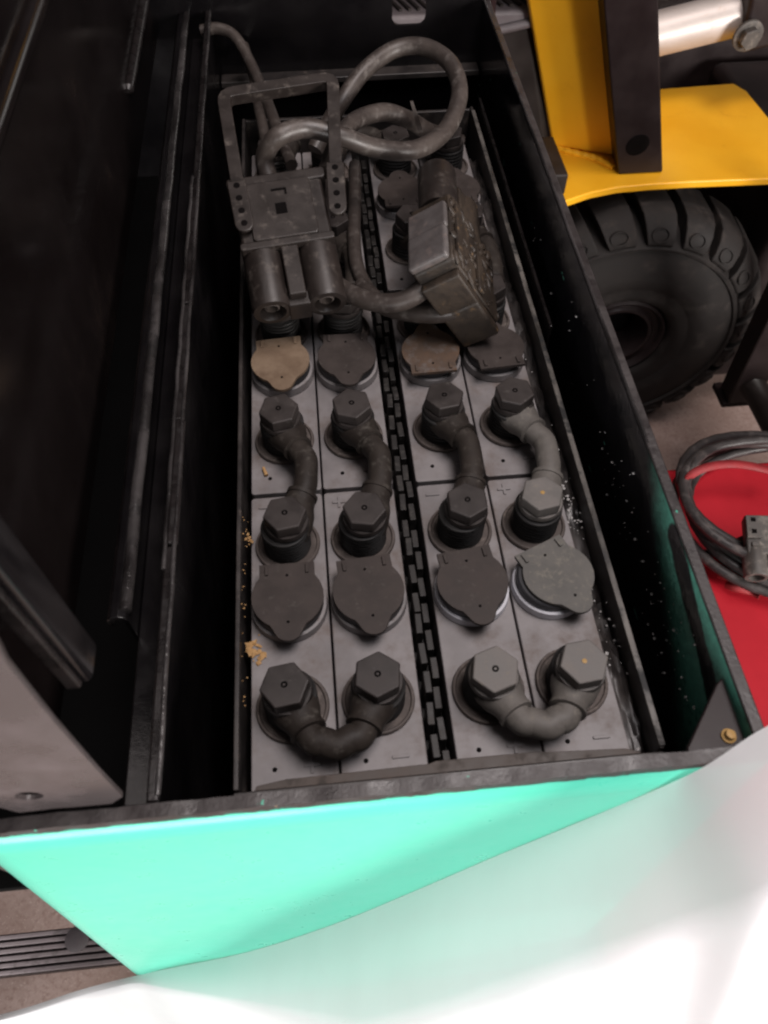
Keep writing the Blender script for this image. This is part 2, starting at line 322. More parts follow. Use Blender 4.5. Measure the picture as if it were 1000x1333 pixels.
# corner gusset with its bolt
gp = [(XR - .001, YF + .001), (XR - .001, YF + .037), (XR - .005, YF + .034), (XR - .030, YF + .004), (XR - .030, YF + .001)]
gus = MB().prism(gp, .060, .064).build('corner_gusset', M['blacksteel'], body, .001, world=True)
gc = onz(950, 957, .066)
MB().lathe([(0, .0635), (.0036, .0635), (.0036, .0650), (.0026, .0655), (.0022, .068), (0, .0685)], 16, Matrix.Translation((gc.x, gc.y, 0))).build('bolt', M['brass'], gus, world=True)
# green front panel, leaning out and rolling round at its left edge
pv, pf = [], []; cols = 40; rws = 24
for j in range(rws + 1):
    t = j / rws; z = RZ - .0025 - t * .60; y = YF - .0068 - .045 * t 
    xl = -.128 - .042 * t
    for i in range(cols + 1):
        s = i / cols
        if s < .2:
            a = (1 - s / .2) * radians(80); r = .022
            x = xl + r - r * sin(a); yy = y + r - r * cos(a)
        else:
            x = xl + r + (XR + .004 - xl - r) * ((s - .2) / .8); yy = y
        pv.append((x, yy, z))
for j in range(rws):
    for i in range(cols): pf.append((j * (cols + 1) + i, j * (cols + 1) + i + 1, (j + 1) * (cols + 1) + i + 1, (j + 1) * (cols + 1) + i))
pan = MB().add(pv, pf).build('front_panel', M['green'], body, world=True, ang=60)
so = pan.modifiers.new('solid', 'SOLIDIFY'); so.thickness = .002; so.offset = -1
# ribbed step at the foot of the panel
st = thing('ribbed_step', 'dark ribbed metal step at the foot of the green panel', 'step', tuple(onz(60, 1230, -.62)))
a = onz(90, 1207, -.60); b = onz(90, 1262, -.60); yA, yB = a.y, b.y
MB().box((-.75, yB, -.625), (-.13, yA, -.6035)).build('step_plate', M['blacksteel'], st, .002, world=True)
for k in range(6):
    w = (yA - yB) / 6; y0 = yB + k * w
    MB().box((-.748, y0 + .0012, -.603), (-.132, y0 + w - .0012, -.6005)).build('rib', M['step'], st, .0012, world=True)
c = onz(100, 1222, -.597)
MB().lathe([(0, -.6), (.014, -.6), (.014, -.5975), (.010, -.5958), (.005, -.5952), (0, -.595)], 20, Matrix.Translation((c.x, c.y, 0))).build('screw_head', M['plastic_grey'], st, world=True)

# ------------------------------------------------------------------ raised battery cover on the left
lid = thing('battery_cover', 'raised glossy black battery cover standing along the left of the compartment', 'cover', (-.085, .3, RZ))
LX = -.088
MB().box((LX - .002, -.016, .050), (LX, .95, .60)).build('cover_plate', M['lid'], lid, .001, world=True)
def rib_along_y(y0, y1, z, r, name, mat):
    pts = [(LX + .001, y0 + r * .3, z), (LX + .001, y0 + r, z)] + [(LX + .001, y0 + (y1 - y0) * k / 10, z) for k in range(1, 10)] + [(LX + .001, y1, z)]
    MB().tube(pts, [r * .35, r * .9] + [r] * 9 + [r], 14, ).build(name, mat, lid, world=True)
rib_along_y(.10, .90, .232, .006, 'pressed_rib', M['lid'])
rib_along_y(.545, .92, .098, .005, 'pressed_rib', M['edge'])
# hinge flange along its lower edge: an angle with a rounded outer corner
ang = MB(); pr_ = [(-.064, .062), (-.064, .0685), (-.0615, .0715), (-.0575, .0722), (-.0545, .070), (-.0535, .066), (-.0535, .030), (-.056, .030), (-.0562, .0655), (-.0575, .0682), (-.0605, .0685), (-.0612, .062)]
ang.prism([(x, z) for x, z in pr_], -.80, -.074, frame(Vector((0, 0, 0)), Vector((1, 0, 0)), Vector((0, 0, 1)), Vector((0, -1, 0)))).build('hinge_flange', M['black'], lid, .0006, world=True)
MB().box((-.0533, -.015, .020), (-.0385, .80, .048)).build('hinge_strip', M['black'], lid, .001, world=True)
MB().tube([(-.0545, .078, .0706)] + [(-.0545 + .0003 * sin(k * 1.3), .085 + .0185 * k, .0706 + .0003 * sin(k * 2.1)) for k in range(39)], .0034, 12).build('flange_glint_bead', M['glint_gloss'], lid, world=True, ang=60)  # bead added so the flange shows a bright streak
# folded end skirt with a fixing hole, catching the light from the front
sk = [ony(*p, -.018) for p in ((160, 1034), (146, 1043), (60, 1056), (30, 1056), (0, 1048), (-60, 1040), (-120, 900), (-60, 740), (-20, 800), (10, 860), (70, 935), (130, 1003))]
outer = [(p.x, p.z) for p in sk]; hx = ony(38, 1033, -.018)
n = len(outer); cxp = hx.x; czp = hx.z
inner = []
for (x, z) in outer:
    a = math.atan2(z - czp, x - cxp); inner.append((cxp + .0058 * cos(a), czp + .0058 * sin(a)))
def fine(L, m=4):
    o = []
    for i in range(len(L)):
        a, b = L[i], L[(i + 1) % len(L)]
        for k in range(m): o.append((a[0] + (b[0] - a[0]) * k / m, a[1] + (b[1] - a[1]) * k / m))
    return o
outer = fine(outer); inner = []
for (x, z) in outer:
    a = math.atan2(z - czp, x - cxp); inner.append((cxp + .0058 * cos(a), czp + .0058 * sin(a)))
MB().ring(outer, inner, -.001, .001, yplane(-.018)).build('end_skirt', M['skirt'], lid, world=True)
# stay bar near the skirt
p0 = Vector((-.05, .022, .133)); p1 = Vector((-.052, .026, .40))
ax_ = (p1 - p0).normalized(); bx_ = Vector((1, 0, 0)); bx_ = (bx_ - ax_ * bx_.dot(ax_)).normalized(); by_ = ax_.cross(bx_)
XB = frame(p0, bx_, by_, ax_)
MB().prism(rrect(-.006, -.009, .006, .009, .003), 0, .3, XB).build('stay_bar', M['black'], lid, .002, world=True)
MB().prism(rrect(-.003, -.0125, .003, -.0095, .001), .004, .3, XB).build('stay_bead', M['edge'], lid, .0005, world=True)

# ------------------------------------------------------------------ battery tray
W = .0494; G = .0149; CX = [W / 2, W * 1.5, W * 2.5 + G, W * 3.5 + G]; BX1 = 4 * W + G
tray = thing('battery_tray', 'black steel tray round the twelve battery cells', 'battery tray', (.1, .3, -.45))
TL, TR, TF, TB = -.0075, .2268, -.0075, .655
MB().box((TL, TF + .005, -.45), (TL + .003, TB, .011)).build('tray_wall', M['tray'], tray, .0008, world=True)
MB().box((TR - .003, TF + .005, -.45), (TR, TB, .0115)).build('tray_wall', M['tray'], tray, .0008, world=True)
MB().box((TL, TF, -.45), (TR, TF + .0045, .009)).build('tray_wall', M['tray'], tray, .0008, world=True)
MB().box((TL + .003, TB - .004, -.45), (TR - .003, TB, .010)).build('tray_wall', M['tray'], tray, .0008, world=True)
MB().box((TL + .003, TF + .005, -.45), (TR - .003, TB - .004, -.44)).build('tray_base', M['tray'], tray, world=True)
MB().box((TR - .0034, TF + .006, .0118), (TR + .0004, TB - .01, .0132)).build('worn_edge', M['worn'], tray, .0006, world=True)
lipb = MB(); L = [(.004, .0), (.02, .0022), (.098, .0030), (.102, .0042), (.16, .0040), (.163, .0032), (.207, .0010), (.215, -.0015)]
poly = [(x, -.0025) for x, _ in reversed(L)]
lipb.prism([(x, y) for x, y in L] + poly, .0035, .0062).build('front_lip', M['lip'], tray, .0006, world=True)

# ------------------------------------------------------------------ battery cells
def flap_outline():
    R = .0219; pts = [(.0170, .0232), (.0170, .0136)]
    for k in range(11): a = radians(36 - k * 9.6); pts.append((R * cos(a), R * sin(a)))
    pts += [(.0098, -.0208), (.0085, -.0232)]
    for k in range(7): a = radians(-20 - k * 23.3); pts.append((.0080 * cos(a), -.0228 + .0070 * sin(a)))
    left = [(-x, y) for x, y in reversed(pts[:-4])]
    return pts + left
FLAP = flap_outline()
P_ = {}
def proto(key, mb, name, mat, bevel=0, ang=35):
    o = mb.build(name, mat, None, bevel, ang=ang); COL.objects.unlink(o); P_[key] = o
def inst(key, parent, loc=(0, 0, 0), rot=(0, 0, 0), mat=None):
    c = P_[key].copy()
    if mat is not None: c.data = get_variant(P_[key], mat)
    COL.objects.link(c); c.parent = parent; c.location = loc; c.rotation_euler = rot; return c
VAR = {}
def get_variant(o, mat):
    k = (o.data.name, mat.name)
    if k not in VAR:
        m = o.data.copy(); m.materials[0] = mat; VAR[k] = m
    return VAR[k]
CL = .198
def cell_case(length):
    return MB().prism(rrect(-W / 2 + .0006, .0006, W / 2 - .0006, length - .0006, .0022, 4), -.36, 0)
proto('case', cell_case(CL), 'case', M['cell'], .0009)
proto('case_long', cell_case(.212), 'case', M['cell'], .0009)
proto('vring', MB().lathe([(0, .0004), (.0232, .0004), (.0236, .001), (.0232, .0066), (.0222, .0072), (0, .0072)], 40), 'vent_ring', M['ring'])
proto('collar', MB().lathe([(0, .0074), (.0212, .0074), (.0216, .0085), (.0214, .0128), (.0204, .0136), (0, .0136)], 40), 'vent_collar', M['collar'])
proto('flap', MB().prism(FLAP, .0138, .0164), 'vent_flap', M['cap'], .0006)
proto('clip', MB().box((-.0011, -.0035, .0166), (.0011, .0030, .0178)), 'hinge_clip', M['cap'], .0004)
proto('pin', MB().lathe([(0, .0158), (.0009, .0158), (.0009, .01665), (0, .01665)], 10), 'pin_hole_shade', M['hole'])
proto('tseal', MB().lathe([(0, .0004), (.0208, .0004), (.0212, .0016), (.0206, .0030), (.0194, .0031), (.0186, .0016), (.0150, .0014), (0, .0014)], 40), 'terminal_seal', M['seal'])
proto('pole', MB().lathe([(0, .0015)] + [(r, .0016 + .0032 * k + d) for k in range(7) for r, d in ((.0150, 0), (.0154, .0009), (.0150, .0018), (.0138, .0023))] + [(.0125, .0245), (0, .0245)], 32), 'terminal_sleeve', M['sleeve'])
proto('minus', MB().box((-.0048, -.0009, .0002), (.0048, .0009, .0011)), 'minus_mark', M['cell'], .0003)
proto('plus', MB().prism([(-.0045, -.0009), (-.0009, -.0009), (-.0009, -.0045), (.0009, -.0045), (.0009, -.0009), (.0045, -.0009), (.0045, .0009), (.0009, .0009), (.0009, .0045), (-.0009, .0045), (-.0009, .0009), (-.0045, .0009)], .0002, .0011), 'plus_mark', M['cell'], .0003)
proto('dot', MB().lathe([(0, .0003), (.0014, .0003), (.0012, .0007), (0, .0007)], 10), 'filler_dot', M['hole'])
FRONT = [.0435, .2415, .4475]; REAR = [.1540, .3520, .5680]; CAPY = [.1075, .3075, .512]; Y0 = [-.0035, .1965, .3965]
ROWN = ['front row', 'middle row', 'rear row']
COLN = ['by the left tray wall', 'just left of black spacer', 'just right of black spacer', 'by the right tray wall']
LOOK = {(0, 0): 'grey battery cell with dark cap beside crumbs', (0, 1): 'grey battery cell with dark cap', (0, 2): 'pale grey battery cell with rubbed dark cap', (0, 3): 'pale battery cell with dusty askew cap',
        (1, 0): 'grey battery cell with tan muddy cap', (1, 1): 'grey battery cell with dark cap', (1, 2): 'grey battery cell with brown stained cap', (1, 3): 'grey battery cell with dusty greenish-grey cap'}
cells = {}
for r in range(3):
    for c in range(4):
        look = LOOK.get((r, c), 'half-hidden grey battery cell')
        t = thing('battery_cell', '%s, %s, %s' % (look, ROWN[r], COLN[c]), 'battery cell', (CX[c], Y0[r], 0), 'battery cells in the tray'); cells[r, c] = t
        inst('case' if r < 2 else 'case_long', t)
        cy = CAPY[r] - Y0[r]; flip = pi if (r >= 1 and c >= 2) else 0; tilt = {(0, 3): radians(22), (1, 3): radians(4), (0, 2): radians(6), (0, 1): radians(4), (1, 0): radians(3)}.get((r, c), 0)
        inst('vring', t, (0, cy, 0), mat=M['ring_white'] if (r, c) in ((0, 3), (0, 2)) else None)
        inst('collar', t, (0, cy, 0))
        fm = {(1, 0): 'cap_tan', (1, 2): 'cap_brown', (0, 3): 'cap_dusty'}.get((r, c), 'cap')
        dx = .0042 if (r, c) == (0, 3) else 0
        fo = inst('flap', t, (dx, cy, random.uniform(-.0001, .0006)), (radians(random.uniform(-1.5, 1.5)), radians(random.uniform(-1.5, 1.5)), flip + tilt), M[fm])
        if fm in ('cap_tan', 'cap_brown'): fo['label'] = 'mud-stained vent flap'
        for sx in (-.0125, .0125): inst('clip', fo, (sx, .0185, 0), mat=M[fm])
        inst('pin', fo, (0, .0145, 0)); inst('pin', fo, (0, -.0175, 0))
        for yy in (FRONT[r] - Y0[r], REAR[r] - Y0[r]): inst('tseal', t, (0, yy, 0))
        for yy in (FRONT[r] - Y0[r], REAR[r] - Y0[r]): inst('pole', t, (0, yy, 0))
        fp = (c % 2 == 0)
        inst('plus' if fp else 'minus', t, (.0095, .0135, 0)); inst('minus' if fp else 'plus', t, (-.0140, CL - .0095, 0))
        inst('dot', t, (-.011 if fp else -.010, .013, 0)); inst('dot', t, (.013, CL - .012, 0))

# corrugated spacer between the two pairs of columns
sp = thing('spacer_strip', 'black corrugated plastic spacer between the two pairs of cell columns', 'spacer', (2 * W + G / 2, .3, -.02))
MB().box((2 * W + .0008, -.002, -.036), (2 * W + G - .0008, .607, -.030)).build('spacer_web', M['spacer'], sp, world=True)
th = MB().box((-.0021, -.0068, -.0300), (.0021, .0068, -.0010)).build('spacer_tooth', M['spacer'], None, .0006); COL.objects.unlink(th)
for k in range(32):
    for s in (0, 1):
        o = th.copy(); COL.objects.link(o); o.parent = sp
        o.location = ((-1 if s else 1) * (.0026 + random.uniform(-.0005, .0007)), .006 + k * .0186 + s * .0093 + random.uniform(-.0012, .0012) - .3, .02 + random.uniform(-.0045, .0002))
        o.rotation_euler = (0, 0, random.uniform(-.05, .05))

# ------------------------------------------------------------------ cell connectors (rubber boots, bolts and link cable)
HEX = circ(0, 0, .0139, 6)
proto('bolt', MB().prism(HEX, .0285, .0375), 'bolt_head', M['bolt'], .0011)
proto('washer', MB().lathe([(0, .0245), (.0138, .0245), (.0142, .0255), (.0136, .0283), (0, .0283)], 32), 'washer', M['bolt'])
proto('dimple', MB().lathe([(0, .0370), (.0019, .0370), (.0019, .0377), (.0012, .03765), (0, .0372)], 14), 'dimple', M['hole'])
proto('dimple_brass', MB().lathe([(0, .0370), (.0016, .0370), (.0014, .0378), (.0006, .0379), (0, .0379)], 14), 'dimple', M['brass'])
def bolt(t, x, y, a, dusty=False, brass=False):
    b = inst('bolt', t, (x, y, random.uniform(-.0006, .0006)), (random.uniform(-.035, .035), random.uniform(-.035, .035), a), M['bolt_dusty'] if dusty else None)
    inst('washer', b, mat=M['bolt_dusty'] if dusty else None); inst('dimple_brass' if brass else 'dimple', b)
def boot(t, p, q, mat, name='boot', r0=.0142, r1=.0098):
    """rubber boot: wide eye round the pole narrowing to a collared sleeve"""
    p = Vector(p); q = Vector(q); d = q - p; L = d.length; u = d / L
    prof = [(-.72 * r0 / L, .25), (-.60 * r0 / L, .62), (-.25 * r0 / L, .95), (.0, 1.0), (.25, .98), (.5, .90)]
    pts = [p + u * L * s for s, _ in prof] + [p + u * L * .72, p + u * L * .90, p + u * L * .905, p + u * L * .99, p + u * L]
    rad = [r0 * f for _, f in prof] + [r1 * 1.06, r1, r1 * 1.07, r1 * 1.07, r1 * .93]
    m = MB().tube(pts, rad, 18)
    # flatten the eye so that it sits between seal and washer
    v2 = []
    for (x, y, z) in m.v:
        s = max(0, min(1, (Vector((x, y, z)) - p).dot(u) / L)); k = .70 + .30 * s
        v2.append((x, y, p.z + (q.z - p.z) * s + (z - (p.z + (q.z - p.z) * s)) * k))
    m.v = v2; return m.build(name, mat, t, ang=50)
def link(name, label, A, B, mid, a_dir, b_dir, m, dusty=(0, 0), brass=(0, 0), group='links between battery cells', ra=0, rb=0):
    o = Vector((A[0], A[1], 0)); t = thing(name, label, 'cell link', tuple(o), group)
    z = .0165; Bv = Vector((B[0] - A[0], B[1] - A[1], 0)); qa = Vector((a_dir[0], a_dir[1], z + .003)); qb = Bv + Vector((b_dir[0], b_dir[1], z + .003))
    boot(t, (0, 0, z), qa, m); boot(t, Bv + Vector((0, 0, z)), qb, m)
    ea = qa + (qa - Vector((0, 0, z))).normalized() * .004; eb = qb + (qb - Bv - Vector((0, 0, z))).normalized() * .004
    pts = [qa.lerp(Vector((0, 0, z)), .3), ea] + [Vector(p) - o for p in mid] + [eb, qb.lerp(Bv + Vector((0, 0, z)), .3)]
    P = catmull(pts, 8); MB().tube(P, .0079, 16).build('link_cable', m, t, ang=60)
    bolt(t, 0, 0, ra, dusty[0], brass[0]); bolt(t, Bv.x, Bv.y, rb, dusty[1], brass[1]); return t
zc = .0205
link('cell_link', 'greenish dark rubber U-shaped link joining the two front-left cells', (CX[0], FRONT[0]), (CX[1], FRONT[0]), [(CX[0] + .0175, .0160, zc), ((CX[0] + CX[1]) / 2, .0133, zc), (CX[1] - .0175, .0160, zc)], (.0100, -.0220), (-.0100, -.0220), M['rubber'], ra=.12, rb=.4)
link('cell_link', 'pale dusty rubber U-shaped link joining the two front-right cells', (CX[2], FRONT[0] - .001), (CX[3], FRONT[0] - .002), [(CX[2] + .0175, .0158, zc), ((CX[2] + CX[3]) / 2, .0130, zc), (CX[3] - .0185, .0156, zc)], (.0100, -.0215), (-.0115, -.0210), M['rubber_dusty'], (1, 1), (0, 1), ra=.3, rb=.1)
LN = ['along the left tray wall', 'just left of the black spacer', 'just right of the black spacer', 'along the right tray wall']
for c in range(4):
    bul = [.0150, .0150, .0125, .0150][c]; x = CX[c]; m = M['rubber_dusty'] if c == 3 else M['rubber']
    link('cell_link', 'dark rubber link from middle to front row %s' % LN[c] if c < 3 else 'dusty rubber link with brass-dotted bolt from middle to front row along the right tray wall',
         (x, FRONT[1]), (x + .0018, REAR[0]), [(x + bul + .0005, .2075, zc), (x + bul, .1935, zc)], (.0105, -.0235), (bul - .0045, .0265), m, (0, c == 3), (0, c == 3), ra=.2 + .5 * c, rb=.15 + .7 * c)
for c in range(4):
    bul = .0130; x = CX[c]
    link('cell_link', 'shadowed rubber link from rear to middle row %s' % LN[c], (x, FRONT[2]), (x + .001, REAR[1]), [(x + bul, .410, zc), (x + bul, .395, zc)], (.0105, -.0235), (bul - .0045, .0255), M['rubber'], ra=.4 + .3 * c, rb=.9 * c)
link('cell_link', 'shadowed rubber U-shaped link across the spacer in the rear row', (CX[1], REAR[2]), (CX[2], REAR[2]), [(CX[1] + .02, .594, zc), ((CX[1] + CX[2]) / 2, .598, zc), (CX[2] - .02, .594, zc)], (.0150, .0200), (-.0150, .0200), M['rubber'], ra=.2, rb=.6)

# ------------------------------------------------------------------ battery plug with the handle
SL = .30
def pl1(u, v): d = ray(u, v); t = (.068 + SL * (CAMP.y - .325) - CAMP.z) / (d.z - SL * d.y); return CAMP + d * t
ux = (pl1(445, 215) - pl1(305, 235)).normalized(); nz_ = Vector((0, -SL, 1)).normalized(); uy = nz_.cross(ux).normalized(); ux = uy.cross(nz_)
org = pl1(388, 385)
plug = thing('battery_plug', 'dark grey double-barrel battery plug with a square loop handle, lying on the left cells', 'battery plug', tuple(org))
plug.rotation_euler = Matrix((ux, uy, nz_)).transposed().to_euler()
def loc1(u, v): d = pl1(u, v) - org; return (d.dot(ux), d.dot(uy))
if 0:
    for q in [(305, 235), (445, 215), (310, 300), (450, 280), (335, 318), (438, 302), (330, 390), (445, 375), (280, 115), (440, 90), (385, 275)]: print(q, loc1(*q))
# shell
sh = rrect(-.0335, .046, .0335, .106, .004)
shell = MB().prism(sh, -.030, -.002).build('shell', M['connector'], plug, .003)
MB().prism(rrect(-.0240, .050, .0240, .100, .003), -.004, .0005).build('shell_panel', M['connector'], shell, .001)
MB().prism(rrect(-.037, .098, .037, .108, .003), -.026, -.0005).build('rear_flange', M['connector'], shell, .0015)
MB().prism(rrect(-.0345, .0445, .0345, .0505, .002), -.0285, -.0008).build('front_flange', M['connector'], shell, .001)
MB().box((-.0040, .0700, -.0010), (.0040, .0790, .0012)).build('latch_window', M['hole'], shell)
MB().box((-.0052, .0905, .0003), (.0060, .0919, .0012)).build('moulded_mark', M['hole'], shell)
MB().box((.0046, .0865, .0003), (.0060, .0903, .0012)).build('moulded_mark', M['hole'], shell)
Xy = frame(Vector((0, 0, 0)), Vector((1, 0, 0)), Vector((0, 0, 1)), Vector((0, -1, 0)))     # lathe axis to -y
for sx in (-.0195, .0205):
    bar = MB().lathe([(0, -.047), (.0148, -.047), (.0148, -.003), (.0140, -.0002), (.0100, .0002), (.0092, -.001), (.0088, -.020), (0, -.020)], 28, Matrix.Translation((sx, 0, -.0165)) @ Xy).build('barrel', M['connector'], plug)
    MB().lathe([(0, -.018), (.0058, -.018), (.0056, -.004), (.0042, -.003), (.0040, -.017), (0, -.017)], 20, Matrix.Translation((sx, 0, -.0165)) @ Xy).build('contact', M['seal'], bar)
MB().box((-.0058, .004, -.026), (.0066, .046, -.0030)).build('key_block', M['connector'], plug, .0012)
MB().box((-.0075, -.001, -.029), (.0085, .010, -.0095)).build('key_guide', M['connector'], plug, .0012)
# handle: loop and the two drilled ears
hl = [(-.0400, .058), (-.0520, .193), (.0450, .193), (.0400, .060)]
hh = [loc1(282, 116), loc1(440, 90)]
def bar2(mb, a, b, w, z0, z1):
    a = Vector(a); b = Vector(b); d = (b - a).normalized(); nrm = Vector((-d.y, d.x)) * w / 2
    mb.prism([tuple(a + nrm), tuple(a - nrm), tuple(b - nrm), tuple(b + nrm)], z0, z1)
TLc = Vector(loc1(290, 122)); TRc = Vector(loc1(433, 100)); BLc = Vector(loc1(318, 292)); BRc = Vector(loc1(439, 272))
hp = []
def arc_corner(c, a, b, r):
    d1 = (a - c).normalized(); d2 = (b - c).normalized(); p1 = c + d1 * r; p2 = c + d2 * r
    return [p1 * (1 - t) ** 2 + c * 2 * t * (1 - t) + p2 * t * t for t in (0, .25, .5, .75, 1)]
mid_pts = [BLc] + arc_corner(TLc, BLc, TRc, .009) + arc_corner(TRc, TLc, BRc, .009) + [BRc]
def ribbon(mb, pts, w, z0, z1):
    Ls, Rs = [], []
    for i, p in enumerate(pts):
        d = (pts[min(i + 1, len(pts) - 1)] - pts[max(i - 1, 0)]).normalized(); nn = Vector((-d.y, d.x)) * w / 2; Ls.append(p + nn); Rs.append(p - nn)
    n = len(pts); vs = [(q.x, q.y, z) for z in (z0, z1) for L_ in (Ls, Rs) for q in L_]; fs = []
    for i in range(n - 1): fs += [(i, i + 1, n + i + 1, n + i), (2 * n + i, 3 * n + i, 3 * n + i + 1, 2 * n + i + 1), (i, 2 * n + i, 2 * n + i + 1, i + 1), (n + i, n + i + 1, 3 * n + i + 1, 3 * n + i)]
    fs += [(0, n, 3 * n, 2 * n), (n - 1, 3 * n - 1, 4 * n - 1, 2 * n - 1)]
    return mb.add(vs, fs)
hd = ribbon(MB(), mid_pts[0:1] + mid_pts[1:-1] + mid_pts[-1:], .0095, -.008, .0015).build('handle', M['connector'], plug, .0012)
for (e0, e1) in ((Vector(loc1(308, 240)), Vector(loc1(320, 300))), (Vector(loc1(436, 216)), Vector(loc1(440, 278)))):
    d = (e1 - e0).normalized(); nn = Vector((-d.y, d.x)); w = .0068; pts = [e0 + nn * w, e0 - nn * w]
    for k in range(9): a = pi * k / 8; pts.append(e1 - d * .003 - nn * w * cos(a) + d * w * sin(a))
    ear = MB().prism([tuple(p) for p in pts], .0016, .0045).build('handle_ear', M['connector'], plug, .001)
    for k in range(4):
        c = e0.lerp(e1, .12 + .27 * k); MB().lathe([(0, .0040), (.0024, .0040), (.0024, .0048), (0, .0048)], 14, Matrix.Translation((c.x, c.y, 0))).build('drilled_hole_shade', M['hole'], ear)

# ------------------------------------------------------------------ second plug, on its edge and muddy
o2 = Vector((.150, .318, .100)); uu = Vector((.10, 1, .04)).normalized(); vv = Vector((.53, -.05, -.84)); vv = (vv - uu * vv.dot(uu)).normalized(); n2 = uu.cross(vv) * -1
if n2.z < 0: n2 = -n2
plug2 = thing('muddy_plug', 'mud-caked battery plug standing on its edge against the right side', 'battery plug', tuple(o2))
plug2.rotation_euler = Matrix((uu, vv, uu.cross(vv))).transposed().to_euler()
sgn = 1 if uu.cross(vv).dot(n2) > 0 else -1
# local axes: x along the plug, y across (down to the right), z thickness (sgn = muddy face)
def zz(a, b): return (min(a * sgn, b * sgn), max(a * sgn, b * sgn))
z0, z1 = zz(-.034, -.002)
MB().prism(rrect(-.004, .004, .066, .078, .004), z0, z1).build('shell', M['connector_dirty'], plug2, .002)
z0, z1 = zz(-.034, -.0035)
MB().prism(rrect(-.006, -.003, .026, .0042, .003), z0, z1).build('shell_side', M['connector_light'], plug2, .005, 4)
MB().prism(rrect(.0268, -.0015, .052, .0042, .002), z0, z1).build('shell_side', M['connector_light'], plug2, .004, 4)
for y, xa, xb in ((.013, .004, .060), (.045, -.002, .040)):
    z0, z1 = zz(-.002, .0008); MB().prism(rrect(xa, y - .004, xb, y + .004, .002), z0, z1).build('shell_ridge', M['connector_dirty'], plug2, .0008)
Xx = frame(Vector((0, 0, 0)), Vector((0, 1, 0)), Vector((0, 0, 1)), Vector((1, 0, 0)))
for y in (.018, .056):
    bar = MB().lathe([(0, .066), (.0150, .066), (.0150, .112), (.0138, .1145), (.0095, .1148), (.0088, .100), (0, .100)], 26, Matrix.Translation((0, y, -.018 * sgn)) @ Xx).build('barrel', M['connector'] if y < .03 else M['connector_dirty'], plug2)
z0, z1 = zz(-.030, -.006); MB().box((.066, .032, z0), (.108, .043, z1)).build('key_block', M['connector_dirty'], plug2, .001)
z0, z1 = zz(-.033, -.003)
MB().prism(rrect(-.013, .042, -.0045, .080, .003), z0, z1).build('cable_clamp', M['connector_dirty'], plug2, .004, 3)
MB().prism(rrect(-.012, .014, -.004, .046, .002), z0, z1).build('cable_clamp', M['connector_dirty'], plug2, .004, 3)

mud = MB(); rs = random.Random(3)
for k in range(90):
    x, y = rs.uniform(-.003, .064), rs.uniform(.006, .076); r = rs.choice([.0012, .002, .003, .0045])
    X_ = Matrix.Translation((x, y, -.0018 * sgn)) @ Matrix.Rotation(rs.random() * 6, 4, 'Z') @ Matrix.Diagonal((r * 1.5, r * rs.uniform(.4, .9), r * .45, 1))
    mud.add([(cos(a) * c_, sin(a) * c_, z_) for z_, c_ in ((-.8, .6), (0, 1), (.7, .7)) for a in [q * pi / 3 + .3 * z_ for q in range(6)]] + [(0, 0, 1), (0, 0, -1)],
            [(l * 6 + q, l * 6 + (q + 1) % 6, (l + 1) * 6 + (q + 1) % 6, (l + 1) * 6 + q) for l in (0, 1) for q in range(6)] + [(12 + q, 12 + (q + 1) % 6, 18) for q in range(6)] + [((q + 1) % 6, q, 19) for q in range(6)], X_)
mo = mud.build('mud_crust', M['connector_dirty'], plug2, ang=80); mo['kind'] = 'stuff'

# ------------------------------------------------------------------ power cables
def cable(name, label, pts, r=.0088, mat='cable', base=None):
    P = catmull(pts, 8); o = Vector(P[0]); ob = MB().tube([p - o for p in P], r, 18).build(name, M[mat], ang=60); ob.location = o; return tag(ob, label, 'power cable', 'power cables in the compartment')
def ZP(L): return [onz(u, v, z) for u, v, z in L]
cable('power_cable', 'grey rubber cable coming off the plug and rising into the big loop', ZP([(352, 240, .072), (345, 205, .088), (362, 178, .105), (400, 167, .105), (445, 178, .098), (490, 193, .085), (540, 195, .075), (580, 170, .072), (598, 125, .078), (588, 85, .085), (555, 62, .088), (515, 64, .085), (475, 92, .078), (448, 128, .066), (428, 160, .050), (410, 195, .036)]), .0074)
cable('power_cable', 'short grey cable arching from the plug to the rear right terminal', ZP([(425, 225, .072), (440, 185, .080), (462, 158, .080), (500, 146, .075), (532, 156, .062), (556, 170, .045), (580, 178, .028), (600, 186, .020)]), .0073)
cable('power_cable', 'cable entering over the left rim and dropping behind the plug handle', ZP([(262, 40, .062), (284, 37, .064), (306, 48, .060), (326, 82, .050), (345, 125, .042), (362, 170, .038), (380, 215, .036)]), .0054)
cable('power_cable', 'second thinner cable beside the one entering over the left rim', ZP([(318, 60, .042), (330, 100, .040), (337, 140, .038), (345, 180, .036), (350, 220, .035)]), .0050)
cable('power_cable', 'cable from under the left plug curving up into the muddy plug', ZP([(405, 340, .040), (440, 372, .046), (478, 391, .050), (520, 393, .056), (555, 374, .064), (582, 345, .072), (592, 325, .078)]), .0070)
cable('power_cable', 'cable below it running along the front of the muddy plug', ZP([(470, 372, .030), (500, 398, .034), (545, 408, .040), (582, 407, .046), (606, 398, .050), (618, 385, .052)]), .0070)
cable('power_cable', 'thin cable lying down along the black spacer under the left plug', ZP([(462, 215, .030), (462, 260, .030), (461, 310, .030), (466, 350, .030), (484, 384, .030), (505, 400, .032)]), .0056)
